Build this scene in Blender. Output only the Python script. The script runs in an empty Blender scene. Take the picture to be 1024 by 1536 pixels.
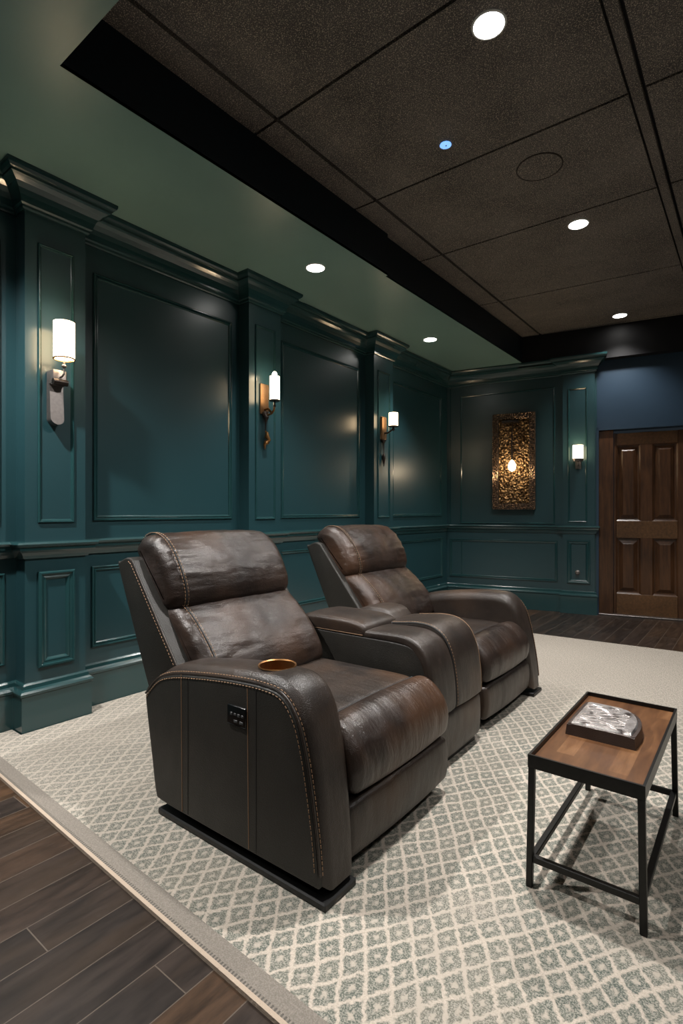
import bpy, bmesh, math, random
from mathutils import Vector, Matrix, noise as mnoise
random.seed(7)
S = bpy.context.scene
COL = S.collection
PI = math.pi

# ------------------------------------------------------------------ camera
FPX = 800.0
TH = math.atan(623.0 / FPX)
cam_d = bpy.data.cameras.new('camera')
cam_d.sensor_fit = 'VERTICAL'
cam_d.sensor_height = 36.0
cam_d.lens = FPX / 1536.0 * 36.0
cam = bpy.data.objects.new('camera', cam_d)
COL.objects.link(cam)
cam.location = (0, 0, 1.1)
cam.rotation_euler = (PI / 2, 0, TH)
S.camera = cam

# ------------------------------------------------------------------ world, exposure
W = bpy.data.worlds.new('world')
S.world = W
W.use_nodes = True
W.node_tree.nodes['Background'].inputs[0].default_value = (0.02, 0.025, 0.03, 1)
W.node_tree.nodes['Background'].inputs[1].default_value = 0.3
S.view_settings.view_transform = 'Standard'
S.view_settings.look = 'None'
S.view_settings.gamma = 1
S.view_settings.use_curve_mapping = False
S.view_settings.exposure = 0.95
LAMP_W = 60.0        # recessed downlights
LAMP_COL = (1.0, 0.965, 0.93)
SCONCE_W = 9.0
SCONCE_COL = (1.0, 0.78, 0.52)

# ------------------------------------------------------------------ materials
class NT:
    def __init__(s, name):
        s.m = bpy.data.materials.new(name)
        s.m.use_nodes = True
        s.t = s.m.node_tree
        s.b = s.t.nodes['Principled BSDF']
    def n(s, typ, **kw):
        nd = s.t.nodes.new(typ)
        for k, v in kw.items():
            setattr(nd, k, v)
        return nd
    def l(s, a, b):
        s.t.links.new(a, b)
    def val(s, sock, v):
        if isinstance(v, (int, float, tuple, list)):
            sock.default_value = v
        else:
            s.l(v, sock)
    def math(s, op, a, b=0.0, c=0.0):
        nd = s.n('ShaderNodeMath', operation=op)
        for i, v in enumerate((a, b, c)):
            s.val(nd.inputs[i], v)
        return nd.outputs[0]
    def pos(s):
        return s.n('ShaderNodeNewGeometry').outputs['Position']
    def noise(s, vec, scale, detail=3, rough=0.55, mapping=None):
        if mapping is not None:
            mp = s.n('ShaderNodeMapping')
            s.l(vec, mp.inputs[0])
            mp.inputs['Scale'].default_value = mapping
            vec = mp.outputs[0]
        nd = s.n('ShaderNodeTexNoise')
        s.l(vec, nd.inputs['Vector'])
        nd.inputs['Scale'].default_value = scale
        nd.inputs['Detail'].default_value = detail
        nd.inputs['Roughness'].default_value = rough
        return nd.outputs['Fac']
    def ramp(s, fac, stops):
        nd = s.n('ShaderNodeValToRGB')
        s.val(nd.inputs[0], fac)
        e = nd.color_ramp.elements
        while len(e) < len(stops):
            e.new(0.5)
        for k, (p, c) in enumerate(stops):
            e[k].position = p
            e[k].color = (c[0], c[1], c[2], 1) if isinstance(c, tuple) else (c, c, c, 1)
        return nd.outputs[0]
    def mix(s, f, a, b):
        nd = s.n('ShaderNodeMix', data_type='RGBA')
        s.val(nd.inputs[0], f)
        for sock, v in ((nd.inputs[6], a), (nd.inputs[7], b)):
            s.val(sock, (v[0], v[1], v[2], 1) if isinstance(v, tuple) else v)
        return nd.outputs[2]
    def bump(s, h, strength=0.2, dist=0.01):
        nd = s.n('ShaderNodeBump')
        s.l(h, nd.inputs['Height'])
        nd.inputs['Strength'].default_value = strength
        nd.inputs['Distance'].default_value = dist
        s.l(nd.outputs[0], s.b.inputs['Normal'])
    def set(s, col=None, rough=None, metal=None, spec=None):
        if col is not None:
            s.val(s.b.inputs['Base Color'], (col[0], col[1], col[2], 1) if isinstance(col, tuple) else col)
        if rough is not None:
            s.val(s.b.inputs['Roughness'], rough)
        if metal is not None:
            s.b.inputs['Metallic'].default_value = metal
        if spec is not None:
            s.b.inputs['Specular IOR Level'].default_value = spec
        return s

def paint(name, col, rough=0.34, spec=0.5):
    m = NT(name)
    p = m.pos()
    f = m.noise(p, 2.2, 3)
    m.set(m.mix(f, tuple(c * 0.88 for c in col), tuple(c * 1.12 for c in col)), rough, 0, spec)
    m.bump(m.noise(p, 260, 2), 0.05, 0.001)
    return m.m

def emis(name, col, strength):
    m = NT(name)
    m.set((0.8, 0.8, 0.8), 0.5)
    m.b.inputs['Emission Color'].default_value = (*col, 1)
    m.b.inputs['Emission Strength'].default_value = strength
    return m.m

def metal(name, col, rough=0.4, met=0.9, var=0.3):
    m = NT(name)
    f = m.noise(m.pos(), 60, 4)
    m.set(m.mix(f, tuple(c * (1 - var) for c in col), tuple(c * (1 + var) for c in col)), rough, met)
    return m.m

TEAL = (0.0130, 0.046, 0.054)
M_teal = paint('teal_paint', TEAL, 0.31, 0.85)
M_trim = paint('teal_trim_paint', (0.0150, 0.050, 0.053), 0.16, 0.8)
M_downlit = paint('downlit_blue_paint', (0.022, 0.045, 0.075), 0.4)  # teal paint with the downlight's blue-white cast put into the colour
M_sof = paint('sage_ceiling_paint', (0.185, 0.305, 0.275), 0.36)
M_navy = paint('near_black_navy_paint', (0.004, 0.010, 0.015), 0.5, 0.3)
M_blk = paint('black_paint', (0.006, 0.006, 0.007), 0.5, 0.3)

def tile_mat():
    m = NT('ceiling_tile_fabric')
    p = m.pos()
    a = m.noise(p, 2.3, 5, 0.6)
    b = m.noise(p, 190, 2, 0.7)
    c = m.mix(m.ramp(a, [(0.3, 0.0), (0.75, 1.0)]), (0.045, 0.041, 0.039), (0.135, 0.121, 0.110))
    d = m.mix(m.ramp(b, [(0.52, 0.0), (0.72, 1.0)]), c, (0.60, 0.51, 0.41))
    m.set(d, 0.62, 0, 0.4)
    m.bump(b, 0.5, 0.004)
    return m.m
M_tile = tile_mat()

def leather(name, dark, mid, warm, rough=0.36, wr=1.0, warmth=1.0, st=(1.0, 3.2, 1.0)):
    m = NT(name)
    tc = m.n('ShaderNodeTexCoord').outputs['Object']
    a = m.noise(tc, 4.5, 6, 0.62)
    b = m.noise(tc, 2.1, 3, 0.5)
    c = m.mix(m.ramp(a, [(0.32, 0.0), (0.68, 1.0)]), dark, mid)
    w = m.ramp(b, [(0.52, 0.0), (0.70, 0.75 * warmth)])
    d = m.mix(w, c, warm)
    scuff = m.ramp(m.noise(tc, 26, 8, 0.75), [(0.56, 0.0), (0.70, 0.35 * warmth)])
    d = m.mix(scuff, d, tuple(x * 1.9 for x in mid))
    m.set(d, None, 0, 0.5)
    m.set(None, m.math('ADD', rough - 0.09, m.math('MULTIPLY', m.noise(tc, 11, 5, 0.6), 0.22)))
    vo = m.n('ShaderNodeTexVoronoi')
    m.l(tc, vo.inputs['Vector'])
    vo.inputs['Scale'].default_value = 330
    grain = m.math('MULTIPLY', vo.outputs['Distance'], 0.10)
    wk = m.noise(tc, 5.0, 4, 0.5, st)
    wk2 = m.noise(tc, 17.0, 4, 0.6, tuple(q ** 0.7 for q in st))
    h = m.math('ADD', grain, m.math('ADD', m.math('MULTIPLY', wk, 1.5 * wr), m.math('MULTIPLY', wk2, 0.42 * wr)))
    m.bump(h, 0.55, 0.012)
    return m.m
M_lea = leather('gathered_brown_leather', (0.010, 0.0066, 0.0055), (0.040, 0.0255, 0.019), (0.075, 0.036, 0.018), 0.30, 1.1)
M_leah = leather('creased_brown_leather', (0.011, 0.0072, 0.006), (0.040, 0.025, 0.0185), (0.080, 0.037, 0.018), 0.31, 0.8, 0.75, (1.6, 0.9, 3.0))
M_lea2 = leather('smooth_brown_leather', (0.014, 0.0105, 0.0088), (0.040, 0.028, 0.0215), (0.070, 0.037, 0.019), 0.34, 0.45, 0.9)
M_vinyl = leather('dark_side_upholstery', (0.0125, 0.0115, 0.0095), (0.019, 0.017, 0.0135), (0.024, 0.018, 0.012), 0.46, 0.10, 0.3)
M_stitch = paint('tan_thread', (0.30, 0.18, 0.10), 0.7)
M_seam = paint('dark_seam', (0.006, 0.005, 0.0045), 0.6)
M_base = paint('black_recliner_base', (0.008, 0.008, 0.008), 0.45)
M_brass = metal('aged_brass', (0.30, 0.15, 0.055), 0.35)
M_dbrass = metal('tarnished_brass', (0.20, 0.115, 0.055), 0.45, 0.7)
M_bronze = metal('dark_bronze', (0.045, 0.036, 0.032), 0.38, 0.8)
M_pewter = metal('brushed_pewter', (0.20, 0.18, 0.17), 0.38, 0.8)
M_steel = metal('blackened_steel', (0.020, 0.020, 0.019), 0.36, 0.7)
M_white = paint('white_enamel', (0.75, 0.75, 0.73), 0.4)
M_disc = emis('downlight_lens', (1.0, 0.97, 0.92), 12)
M_bluedisc = emis('blue_indicator_lens', (0.10, 0.30, 0.75), 0.9)
M_shade = emis('glowing_opal_shade', (1.0, 0.72, 0.42), 5.0)
M_bulb = emis('clear_bulb_glow', (1.0, 0.78, 0.50), 14)
M_plastic = paint('black_plastic', (0.004, 0.004, 0.004), 0.25)
M_grey = paint('grey_marking', (0.05, 0.05, 0.05), 0.4)

def gold_mat():
    m = NT('crumpled_gilt')
    p = m.pos()
    a = m.noise(p, 55, 5, 0.7)
    m.set(m.mix(m.ramp(a, [(0.40, 0.0), (0.66, 1.0)]), (0.016, 0.009, 0.005), (0.46, 0.29, 0.14)), 0.30, 0.85)
    m.bump(a, 0.8, 0.01)
    return m.m
M_gilt = gold_mat()
M_darkwood = paint('dark_frame_core', (0.010, 0.006, 0.004), 0.5)
def bead_mat():
    m = NT('copper_beads')
    a = m.noise(m.pos(), 90, 2, 0.6)
    m.set(m.mix(m.ramp(a, [(0.35, 0.0), (0.65, 1.0)]), (0.06, 0.032, 0.018), (0.62, 0.42, 0.27)), 0.25, 0.85)
    return m.m
M_bead = bead_mat()

def planks():
    m = NT('dark_plank_floor')
    p = m.pos()
    sx = m.n('ShaderNodeSeparateXYZ')
    m.l(p, sx.inputs[0])
    x, y = sx.outputs[0], sx.outputs[1]
    xr = m.math('DIVIDE', m.math('ADD', x, 10.04), 0.125)
    row = m.math('FLOOR', xr)
    wn = m.n('ShaderNodeTexWhiteNoise', noise_dimensions='1D')
    m.l(row, wn.inputs['W'])
    yl = m.math('ADD', m.math('DIVIDE', m.math('ADD', y, 20.0), 1.15), m.math('MULTIPLY', wn.outputs['Value'], 7.3))
    cell = m.math('FLOOR', yl)
    idn = m.math('ADD', m.math('MULTIPLY', row, 17.31), m.math('MULTIPLY', cell, 3.77))
    wn2 = m.n('ShaderNodeTexWhiteNoise', noise_dimensions='1D')
    m.l(idn, wn2.inputs['W'])
    tone = wn2.outputs['Value']
    fx = m.math('FRACT', xr)
    fy = m.math('FRACT', yl)
    ex = m.math('MINIMUM', fx, m.math('SUBTRACT', 1.0, fx))
    ey = m.math('MINIMUM', fy, m.math('SUBTRACT', 1.0, fy))
    gx = m.math('LESS_THAN', ex, 0.011)
    gy = m.math('LESS_THAN', ey, 0.0013)
    gap = m.math('MAXIMUM', gx, gy)
    cv = m.n('ShaderNodeCombineXYZ')
    m.l(m.math('MULTIPLY', x, 9.0), cv.inputs[0])
    m.l(m.math('MULTIPLY', y, 1.6), cv.inputs[1])
    m.l(m.math('MULTIPLY', tone, 30.0), cv.inputs[2])
    g = m.noise(cv.outputs[0], 3.0, 7, 0.68)
    blot = m.noise(cv.outputs[0], 0.8, 3, 0.5)
    base = m.mix(m.ramp(g, [(0.30, 0.0), (0.72, 1.0)]), (0.0085, 0.0065, 0.0055), (0.044, 0.031, 0.024))
    tint = m.ramp(tone, [(0.0, (0.50, 0.52, 0.56)), (0.35, (0.95, 0.92, 0.92)), (0.7, (1.25, 1.10, 0.98)), (1.0, (2.4, 1.75, 1.1))])
    mul = m.n('ShaderNodeMix', data_type='RGBA', blend_type='MULTIPLY')
    mul.inputs[0].default_value = 1.0
    m.l(base, mul.inputs[6]); m.l(tint, mul.inputs[7])
    col = m.mix(m.ramp(blot, [(0.5, 0.0), (0.75, 0.5)]), mul.outputs[2], (0.060, 0.036, 0.020))
    col = m.mix(gap, col, (0.105, 0.082, 0.064))
    m.set(col, None, 0, 0.45)
    m.set(None, m.math('ADD', 0.27, m.math('MULTIPLY', g, 0.2)))
    m.bump(m.math('SUBTRACT', m.math('MULTIPLY', g, 0.4), gap), 0.25, 0.004)
    return m.m
M_plank = planks()

RUG_Y = 0.86
def rugmat():
    m = NT('trellis_rug_pile')
    p = m.pos()
    # gentle hand-woven waviness
    nw = m.n('ShaderNodeTexNoise')
    m.l(p, nw.inputs['Vector'])
    nw.inputs['Scale'].default_value = 3.5
    nw.inputs['Detail'].default_value = 2
    sub = m.n('ShaderNodeVectorMath', operation='SUBTRACT')
    m.l(nw.outputs['Color'], sub.inputs[0]); sub.inputs[1].default_value = (0.5, 0.5, 0.5)
    sc = m.n('ShaderNodeVectorMath', operation='SCALE')
    m.l(sub.outputs[0], sc.inputs[0]); sc.inputs['Scale'].default_value = 0.050
    nw2 = m.n('ShaderNodeTexNoise')
    m.l(p, nw2.inputs['Vector'])
    nw2.inputs['Scale'].default_value = 90.0
    sub2 = m.n('ShaderNodeVectorMath', operation='SUBTRACT')
    m.l(nw2.outputs['Color'], sub2.inputs[0]); sub2.inputs[1].default_value = (0.5, 0.5, 0.5)
    sc2 = m.n('ShaderNodeVectorMath', operation='SCALE')
    m.l(sub2.outputs[0], sc2.inputs[0]); sc2.inputs['Scale'].default_value = 0.022
    ad = m.n('ShaderNodeVectorMath', operation='ADD')
    m.l(p, ad.inputs[0]); m.l(sc.outputs[0], ad.inputs[1])
    ad2 = m.n('ShaderNodeVectorMath', operation='ADD')
    m.l(ad.outputs[0], ad2.inputs[0]); m.l(sc2.outputs[0], ad2.inputs[1])
    sp = m.n('ShaderNodeSeparateXYZ')
    m.l(ad2.outputs[0], sp.inputs[0])
    x, y = sp.outputs[0], sp.outputs[1]
    a, b = m.math('DIVIDE', x, 0.074), m.math('DIVIDE', y, 0.104)
    u = m.math('ADD', m.math('ADD', a, b), 200.0)
    v = m.math('ADD', m.math('SUBTRACT', b, a), 200.0)
    fu, fv = m.math('FRACT', u), m.math('FRACT', v)
    eu = m.math('MINIMUM', fu, m.math('SUBTRACT', 1.0, fu))
    ev = m.math('MINIMUM', fv, m.math('SUBTRACT', 1.0, fv))
    e = m.math('MINIMUM', eu, ev)
    line = m.ramp(e, [(0.050, 1.0), (0.125, 0.0)])
    du = m.math('ABSOLUTE', m.math('SUBTRACT', fu, 0.5))
    dv = m.math('ABSOLUTE', m.math('SUBTRACT', fv, 0.5))
    dot = m.ramp(m.math('MAXIMUM', du, dv), [(0.075, 0.8), (0.16, 0.0)])
    cream = m.math('MAXIMUM', line, dot)
    # yarn flecks
    fl = m.noise(p, 240, 2, 0.75)
    fl3 = m.noise(p, 110, 3, 0.7)
    flk = m.ramp(m.math('ADD', m.math('MULTIPLY', fl, 0.65), m.math('MULTIPLY', fl3, 0.35)), [(0.45, 0.0), (0.57, 1.0)])
    patch = m.ramp(m.noise(p, 3.3, 3, 0.55), [(0.36, 0.0), (0.66, 1.0)])
    dk = m.mix(patch, (0.095, 0.115, 0.100), (0.165, 0.165, 0.135))
    dk = m.mix(m.math('MULTIPLY', flk, 0.70), dk, (0.46, 0.43, 0.37))
    lt = m.mix(m.math('MULTIPLY', flk, 0.45), (0.56, 0.49, 0.415), (0.33, 0.29, 0.24))
    ps = m.n('ShaderNodeSeparateXYZ'); m.l(p, ps.inputs[0])
    # worn / faded far end and left end of the rug
    fade = m.math('MAXIMUM', m.ramp(m.math('DIVIDE', ps.outputs[1], 6.0), [(0.42, 0.0), (0.62, 0.93)]),
                  m.ramp(m.math('MULTIPLY', ps.outputs[0], -0.25), [(0.30, 0.0), (0.62, 0.55)]))
    body = m.mix(cream, dk, lt)
    plain = m.mix(flk, (0.23, 0.21, 0.18), (0.52, 0.465, 0.40))
    wear = m.ramp(m.noise(p, 2.6, 3, 0.6), [(0.52, 0.0), (0.70, 0.55)])
    fade = m.math('MAXIMUM', fade, wear)
    body = m.mix(fade, body, plain)
    # border along the near edge
    d = m.math('SUBTRACT', m.math('ADD', ps.outputs[1], m.math('MULTIPLY', ps.outputs[0], 0.0323)), 0.797)
    inb = m.math('LESS_THAN', d, 0.068)
    bind = m.math('LESS_THAN', d, 0.012)
    st = m.math('FRACT', m.math('MULTIPLY', ps.outputs[0], 95.0))
    tick = m.math('MULTIPLY', m.math('LESS_THAN', st, 0.5), m.math('MULTIPLY', m.math('GREATER_THAN', d, 0.012), m.math('LESS_THAN', d, 0.021)))
    bord = m.mix(m.math('MULTIPLY', flk, 0.5), (0.20, 0.18, 0.155), (0.34, 0.30, 0.26))
    col = m.mix(inb, body, bord)
    col = m.mix(m.math('MULTIPLY', tick, 0.75), col, (0.085, 0.08, 0.07))
    col = m.mix(bind, col, (0.46, 0.37, 0.29))
    m.set(col, 0.95, 0, 0.1)
    hh = m.math('ADD', m.math('MULTIPLY', fl, 0.7), m.math('MULTIPLY', cream, 0.35))
    m.bump(hh, 0.55, 0.006)
    return m.m
M_rug = rugmat()

def woodmat(name, dark, mid, scale=(14, 14, 1.4), rough=0.32):
    m = NT(name)
    tc = m.n('ShaderNodeTexCoord').outputs['Object']
    g = m.noise(tc, 3.0, 8, 0.65, scale)
    k = m.noise(tc, 1.8, 3, 0.5)
    f = m.math('ADD', m.math('MULTIPLY', g, 0.55), m.math('MULTIPLY', k, 0.45))
    m.set(m.ramp(f, [(0.30, dark), (0.50, tuple((a + b) / 2 for a, b in zip(dark, mid))), (0.70, mid)]), rough, 0, 0.5)
    m.bump(g, 0.12, 0.003)
    return m.m
M_door = woodmat('stained_alder_vertical', (0.010, 0.0045, 0.0028), (0.110, 0.048, 0.020))
M_doorh = woodmat('stained_alder_horizontal', (0.025, 0.012, 0.006), (0.17, 0.085, 0.036), (1.4, 14, 14))
def tabletop():
    m = NT('acacia_strip_top')
    tc = m.n('ShaderNodeTexCoord').outputs['Object']
    sp = m.n('ShaderNodeSeparateXYZ'); m.l(tc, sp.inputs[0])
    s = m.math('FLOOR', m.math('MULTIPLY', m.math('ADD', sp.outputs[0], 5.0), 20.0))
    r2 = m.math('FLOOR', m.math('ADD', m.math('MULTIPLY', m.math('ADD', sp.outputs[1], 5.0), 3.1), m.math('MULTIPLY', s, 0.37)))
    wn = m.n('ShaderNodeTexWhiteNoise', noise_dimensions='1D')
    m.l(m.math('ADD', m.math('MULTIPLY', s, 5.17), m.math('MULTIPLY', r2, 1.91)), wn.inputs['W'])
    g = m.noise(tc, 6.0, 7, 0.65, (6, 1.0, 6))
    f = m.math('ADD', m.math('MULTIPLY', g, 0.78), m.math('MULTIPLY', wn.outputs['Value'], 0.22))
    m.set(m.ramp(f, [(0.25, (0.055, 0.022, 0.009)), (0.55, (0.135, 0.060, 0.024)), (0.85, (0.27, 0.135, 0.060))]), 0.30, 0, 0.5)
    return m.m
M_top = tabletop()
def embossed():
    m = NT('embossed_silver_lid')
    tc = m.n('ShaderNodeTexCoord').outputs['Object']
    v = m.n('ShaderNodeTexVoronoi', feature='SMOOTH_F1')
    mp = m.n('ShaderNodeMapping'); m.l(tc, mp.inputs[0]); mp.inputs['Scale'].default_value = (30, 16, 20)
    m.l(mp.outputs[0], v.inputs['Vector']); v.inputs['Scale'].default_value = 1.0
    nn = m.noise(tc, 30, 5, 0.7)
    h = m.math('ADD', v.outputs['Distance'], m.math('MULTIPLY', nn, 0.7))
    m.set(m.ramp(h, [(0.35, (0.09, 0.07, 0.065)), (0.75, (0.62, 0.58, 0.56))]), 0.26, 0.75)
    m.bump(h, 0.6, 0.006)
    return m.m
M_emb = embossed()

# ------------------------------------------------------------------ object helpers
def tag(o, label=None, cat=None, group=None, kind=None):
    if label: o['label'] = label
    if cat: o['category'] = cat
    if group: o['group'] = group
    if kind: o['kind'] = kind
    return o
def empty(name, label, cat, loc=(0, 0, 0), rz=0, group=None, kind=None):
    o = bpy.data.objects.new(name, None)
    o.empty_display_size = 0.1
    COL.objects.link(o)
    o.location = loc
    o.rotation_euler = (0, 0, rz)
    return tag(o, label, cat, group, kind)
def obj(name, bm, mat, parent=None, smooth=False, label=None, ang=35):
    bmesh.ops.recalc_face_normals(bm, faces=bm.faces[:])
    me = bpy.data.meshes.new(name)
    bm.to_mesh(me); bm.free()
    me.materials.append(mat)
    if smooth:
        me.polygons.foreach_set('use_smooth', [True] * len(me.polygons))
        try:
            me.set_sharp_from_angle(angle=math.radians(ang))
        except Exception:
            pass
    o = bpy.data.objects.new(name, me)
    COL.objects.link(o)
    if parent: o.parent = parent
    if label: o['label'] = label
    return o
def struct(name, bm, mat, label, cat, parent=None, smooth=False):
    o = obj(name, bm, mat, parent, smooth)
    if not parent: tag(o, label, cat, None, 'structure')
    return o
NB = bmesh.new
def box(bm, x0, x1, y0, y1, z0, z1, bev=0.0, seg=2):
    vs = [bm.verts.new((x, y, z)) for z in (z0, z1) for y in (y0, y1) for x in (x0, x1)]
    fs = [bm.faces.new([vs[i] for i in q]) for q in ((0, 1, 3, 2), (4, 5, 7, 6), (0, 1, 5, 4), (2, 3, 7, 6), (0, 2, 6, 4), (1, 3, 7, 5))]
    if bev:
        es = list({e for f in fs for e in f.edges})
        bmesh.ops.bevel(bm, geom=es, offset=bev, segments=seg, affect='EDGES', profile=0.5)
    return bm
def prism(bm, pts, z0, z1):
    lo = [bm.verts.new((x, y, z0)) for x, y in pts]
    hi = [bm.verts.new((x, y, z1)) for x, y in pts]
    bm.faces.new(lo[::-1]); bm.faces.new(hi)
    n = len(pts)
    for i in range(n):
        bm.faces.new((lo[i], lo[(i + 1) % n], hi[(i + 1) % n], hi[i]))
    return bm
def sweep(bm, path, prof, closed=False, left=False):
    """mitred sweep of profile [(d, z)] along a plan path; d to the right of travel (or left)."""
    n = len(path)
    sg = -1 if left else 1
    rings = []
    def nrm(a, b):
        dx, dy = b[0] - a[0], b[1] - a[1]
        L = math.hypot(dx, dy)
        return (sg * dy / L, -sg * dx / L)
    for i in range(n):
        if closed or 0 < i < n - 1:
            a = nrm(path[i - 1], path[i]); b = nrm(path[i], path[(i + 1) % n])
            k = 1 + a[0] * b[0] + a[1] * b[1]
            m = ((a[0] + b[0]) / k, (a[1] + b[1]) / k)
        else:
            m = nrm(path[0], path[1]) if i == 0 else nrm(path[-2], path[-1])
        rings.append([bm.verts.new((path[i][0] + m[0] * d, path[i][1] + m[1] * d, z)) for d, z in prof])
    k = len(prof)
    for i in range(n if closed else n - 1):
        r0, r1 = rings[i], rings[(i + 1) % n]
        for j in range(k - 1):
            bm.faces.new((r0[j], r1[j], r1[j + 1], r0[j + 1]))
        if not closed:
            bm.faces.new((r0[k - 1], r1[k - 1], r1[0], r0[0]))
    if not closed:
        bm.faces.new(rings[0]); bm.faces.new(rings[-1][::-1])
    return bm
def frame_rect(bm, y0, y1, z0, z1, x, prof):
    """picture-frame moulding on a wall facing +x. prof [(inset, height)]"""
    rings = []
    for d, h in prof:
        rings.append([bm.verts.new((x + h, y, z)) for y, z in ((y0 + d, z0 + d), (y1 - d, z0 + d), (y1 - d, z1 - d), (y0 + d, z1 - d))])
    for a, b in zip(rings, rings[1:]):
        for i in range(4):
            bm.faces.new((a[i], a[(i + 1) % 4], b[(i + 1) % 4], b[i]))
    return bm
def tube(bm, pts, r, seg=8, closed=False, caps=True, radii=None):
    pts = [Vector(p) for p in pts]
    n = len(pts)
    rings = []
    up = None
    for i in range(n):
        if closed:
            t = (pts[(i + 1) % n] - pts[i - 1])
        else:
            t = (pts[min(i + 1, n - 1)] - pts[max(i - 1, 0)])
        t.normalize()
        if up is None:
            up = Vector((0, 0, 1)) if abs(t.z) < 0.9 else Vector((1, 0, 0))
        s = t.cross(up).normalized()
        up = s.cross(t).normalized()
        rr = radii[i] if radii else r
        rings.append([bm.verts.new(pts[i] + (s * math.cos(2 * PI * k / seg) + up * math.sin(2 * PI * k / seg)) * rr) for k in range(seg)])
    for i in range(n if closed else n - 1):
        a, b = rings[i], rings[(i + 1) % n]
        for k in range(seg):
            bm.faces.new((a[k], a[(k + 1) % seg], b[(k + 1) % seg], b[k]))
    if caps and not closed:
        bm.faces.new(rings[0][::-1]); bm.faces.new(rings[-1])
    return bm
def lathe(bm, prof, cx=0, cy=0, seg=32, cap=True):
    rings = []
    for r, z in prof:
        rings.append([bm.verts.new((cx + r * math.cos(2 * PI * k / seg), cy + r * math.sin(2 * PI * k / seg), z)) for k in range(seg)])
    for a, b in zip(rings, rings[1:]):
        for k in range(seg):
            bm.faces.new((a[k], a[(k + 1) % seg], b[(k + 1) % seg], b[k]))
    if cap:
        bm.faces.new(rings[0][::-1]); bm.faces.new(rings[-1])
    return bm

# ------------------------------------------------------------------ ROOM
WX = -3.00                       # left wall plane
TOPZ = 3.08                      # tray ceiling
SOF = 2.79
AF = math.atan(0.1915)           # far wall runs at a slight angle
C0 = Vector((WX, 5.958))
WF = Vector((math.cos(AF), math.sin(AF)))
NF = Vector((math.sin(AF), -math.cos(AF)))
def far(s, d=0.0):
    p = C0 + WF * s + NF * d
    return (p.x, p.y)
XR, YB = 2.6, -2.2
SR = (XR - WX) / WF.x
PIL = [(1.135, 1.44), (2.63, 2.955), (4.225, 4.56)]
PX = 0.105                       # pilaster projection

struct('floor', box(NB(), WX - 0.2, XR + 0.2, YB - 0.2, 8.6, -0.10, -0.012), M_plank, 'dark brown plank floor around the rug', 'floor')
struct('wall_left', box(NB(), WX - 0.15, WX, YB - 0.15, 5.958, -0.10, TOPZ + 0.1), M_teal, 'long teal panelled wall with three sconces', 'wall')
struct('wall_back', box(NB(), WX - 0.15, XR + 0.15, YB - 0.15, YB, -0.10, TOPZ + 0.1), M_teal, 'teal wall behind the viewer', 'wall')
struct('wall_right', box(NB(), XR, XR + 0.15, YB, 8.6, -0.10, TOPZ + 0.1), M_teal, 'teal wall to the right out of view', 'wall')
# far wall: panelled teal length, then the door opening, with bluish downlight painted into the colour
bm = NB()
prism(bm, [far(-0.3), far(1.66), far(1.66, -0.15), far(-0.3, -0.15)], -0.10, TOPZ + 0.1)
struct('wall_far', bm, M_teal, 'teal panelled far wall with gilt art piece', 'wall')
DO0, DO1, DOZ = 1.675, 2.70, 1.985
bm = NB()
prism(bm, [far(1.66), far(DO0), far(DO0, -0.15), far(1.66, -0.15)], -0.10, TOPZ + 0.1)
prism(bm, [far(DO0), far(DO1), far(DO1, -0.15), far(DO0, -0.15)], DOZ, TOPZ + 0.1)
prism(bm, [far(DO1), far(SR), far(SR, -0.15), far(DO1, -0.15)], -0.10, TOPZ + 0.1)
struct('wall_doorside', bm, M_downlit, 'wall above and around the wooden door, bluish downlight painted in', 'wall')

# ceiling tiles
CR = bpy.data.objects.new('ceiling', None); COL.objects.link(CR)
tag(CR, 'dark speckled tray ceiling of large square tiles', 'ceiling', None, 'structure')
def yl(k, x):
    y0, sl = [(0.20, -0.03), (1.075, -0.03), (1.925, -0.03), (2.81, 0.012), (3.714, 0.025), (4.872, 0.115), (6.05, 0.17), (7.6, 0.19)][k]
    return y0 + sl * (x + 1.91)
bm = NB()
xs = [(-2.16, -1.91), (-1.91, -0.475), (-0.475, -0.415), (-0.415, 1.06), (1.06, XR)]
for k in range(7):
    for a, b in xs:
        g = 0.008
        x0, x1 = a + g, b - g
        if b == -1.91: x1 = b - 0.011
        if a == -1.91: x0 = a + 0.011
        pts = [(x0, yl(k, x0) + g), (x1, yl(k, x1) + g), (x1, yl(k + 1, x1) - g), (x0, yl(k + 1, x0) - g)]
        prism(bm, pts, TOPZ, TOPZ + 0.025)
struct('tiles', bm, M_tile, None, None, CR)
struct('tile_backing', box(NB(), WX - 0.15, XR + 0.15, YB - 0.15, 8.6, TOPZ + 0.025, TOPZ + 0.12), M_blk, None, None, CR)
bm = NB()
box(bm, -0.470, -0.420, 0.95, 6.3, TOPZ - 0.012, TOPZ + 0.001, 0.003, 1)
struct('tile_batten', bm, M_tile, None, None, CR)

# dropped soffits
SX0, SX1 = -2.075, -2.10
st = bpy.data.objects.new('trim_1', None); COL.objects.link(st)
tag(st, 'sage green dropped soffit over the left wall', 'soffit', None, 'structure')
bm = NB()
box(bm, WX, SX0, YB, 3.20, SOF - 0.006, SOF + 0.01)
box(bm, WX, SX1, 3.20, 6.3, SOF, SOF + 0.012)
box(bm, SX0, XR, YB, 0.935, SOF - 0.006, SOF + 0.01)
struct('soffit_underside', bm, M_sof, None, None, st)
bm = NB()
box(bm, SX0 - 0.05, SX0, 0.935, 3.20, SOF - 0.0055, TOPZ + 0.03)
box(bm, SX1 - 0.05, SX1, 3.20, 6.5, SOF + 0.0005, TOPZ + 0.03)
box(bm, SX0 - 0.05, XR, 0.885, 0.935, SOF - 0.0055, TOPZ + 0.03)
struct('soffit_face', bm, M_navy, None, None, st)
bm = NB()
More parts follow.
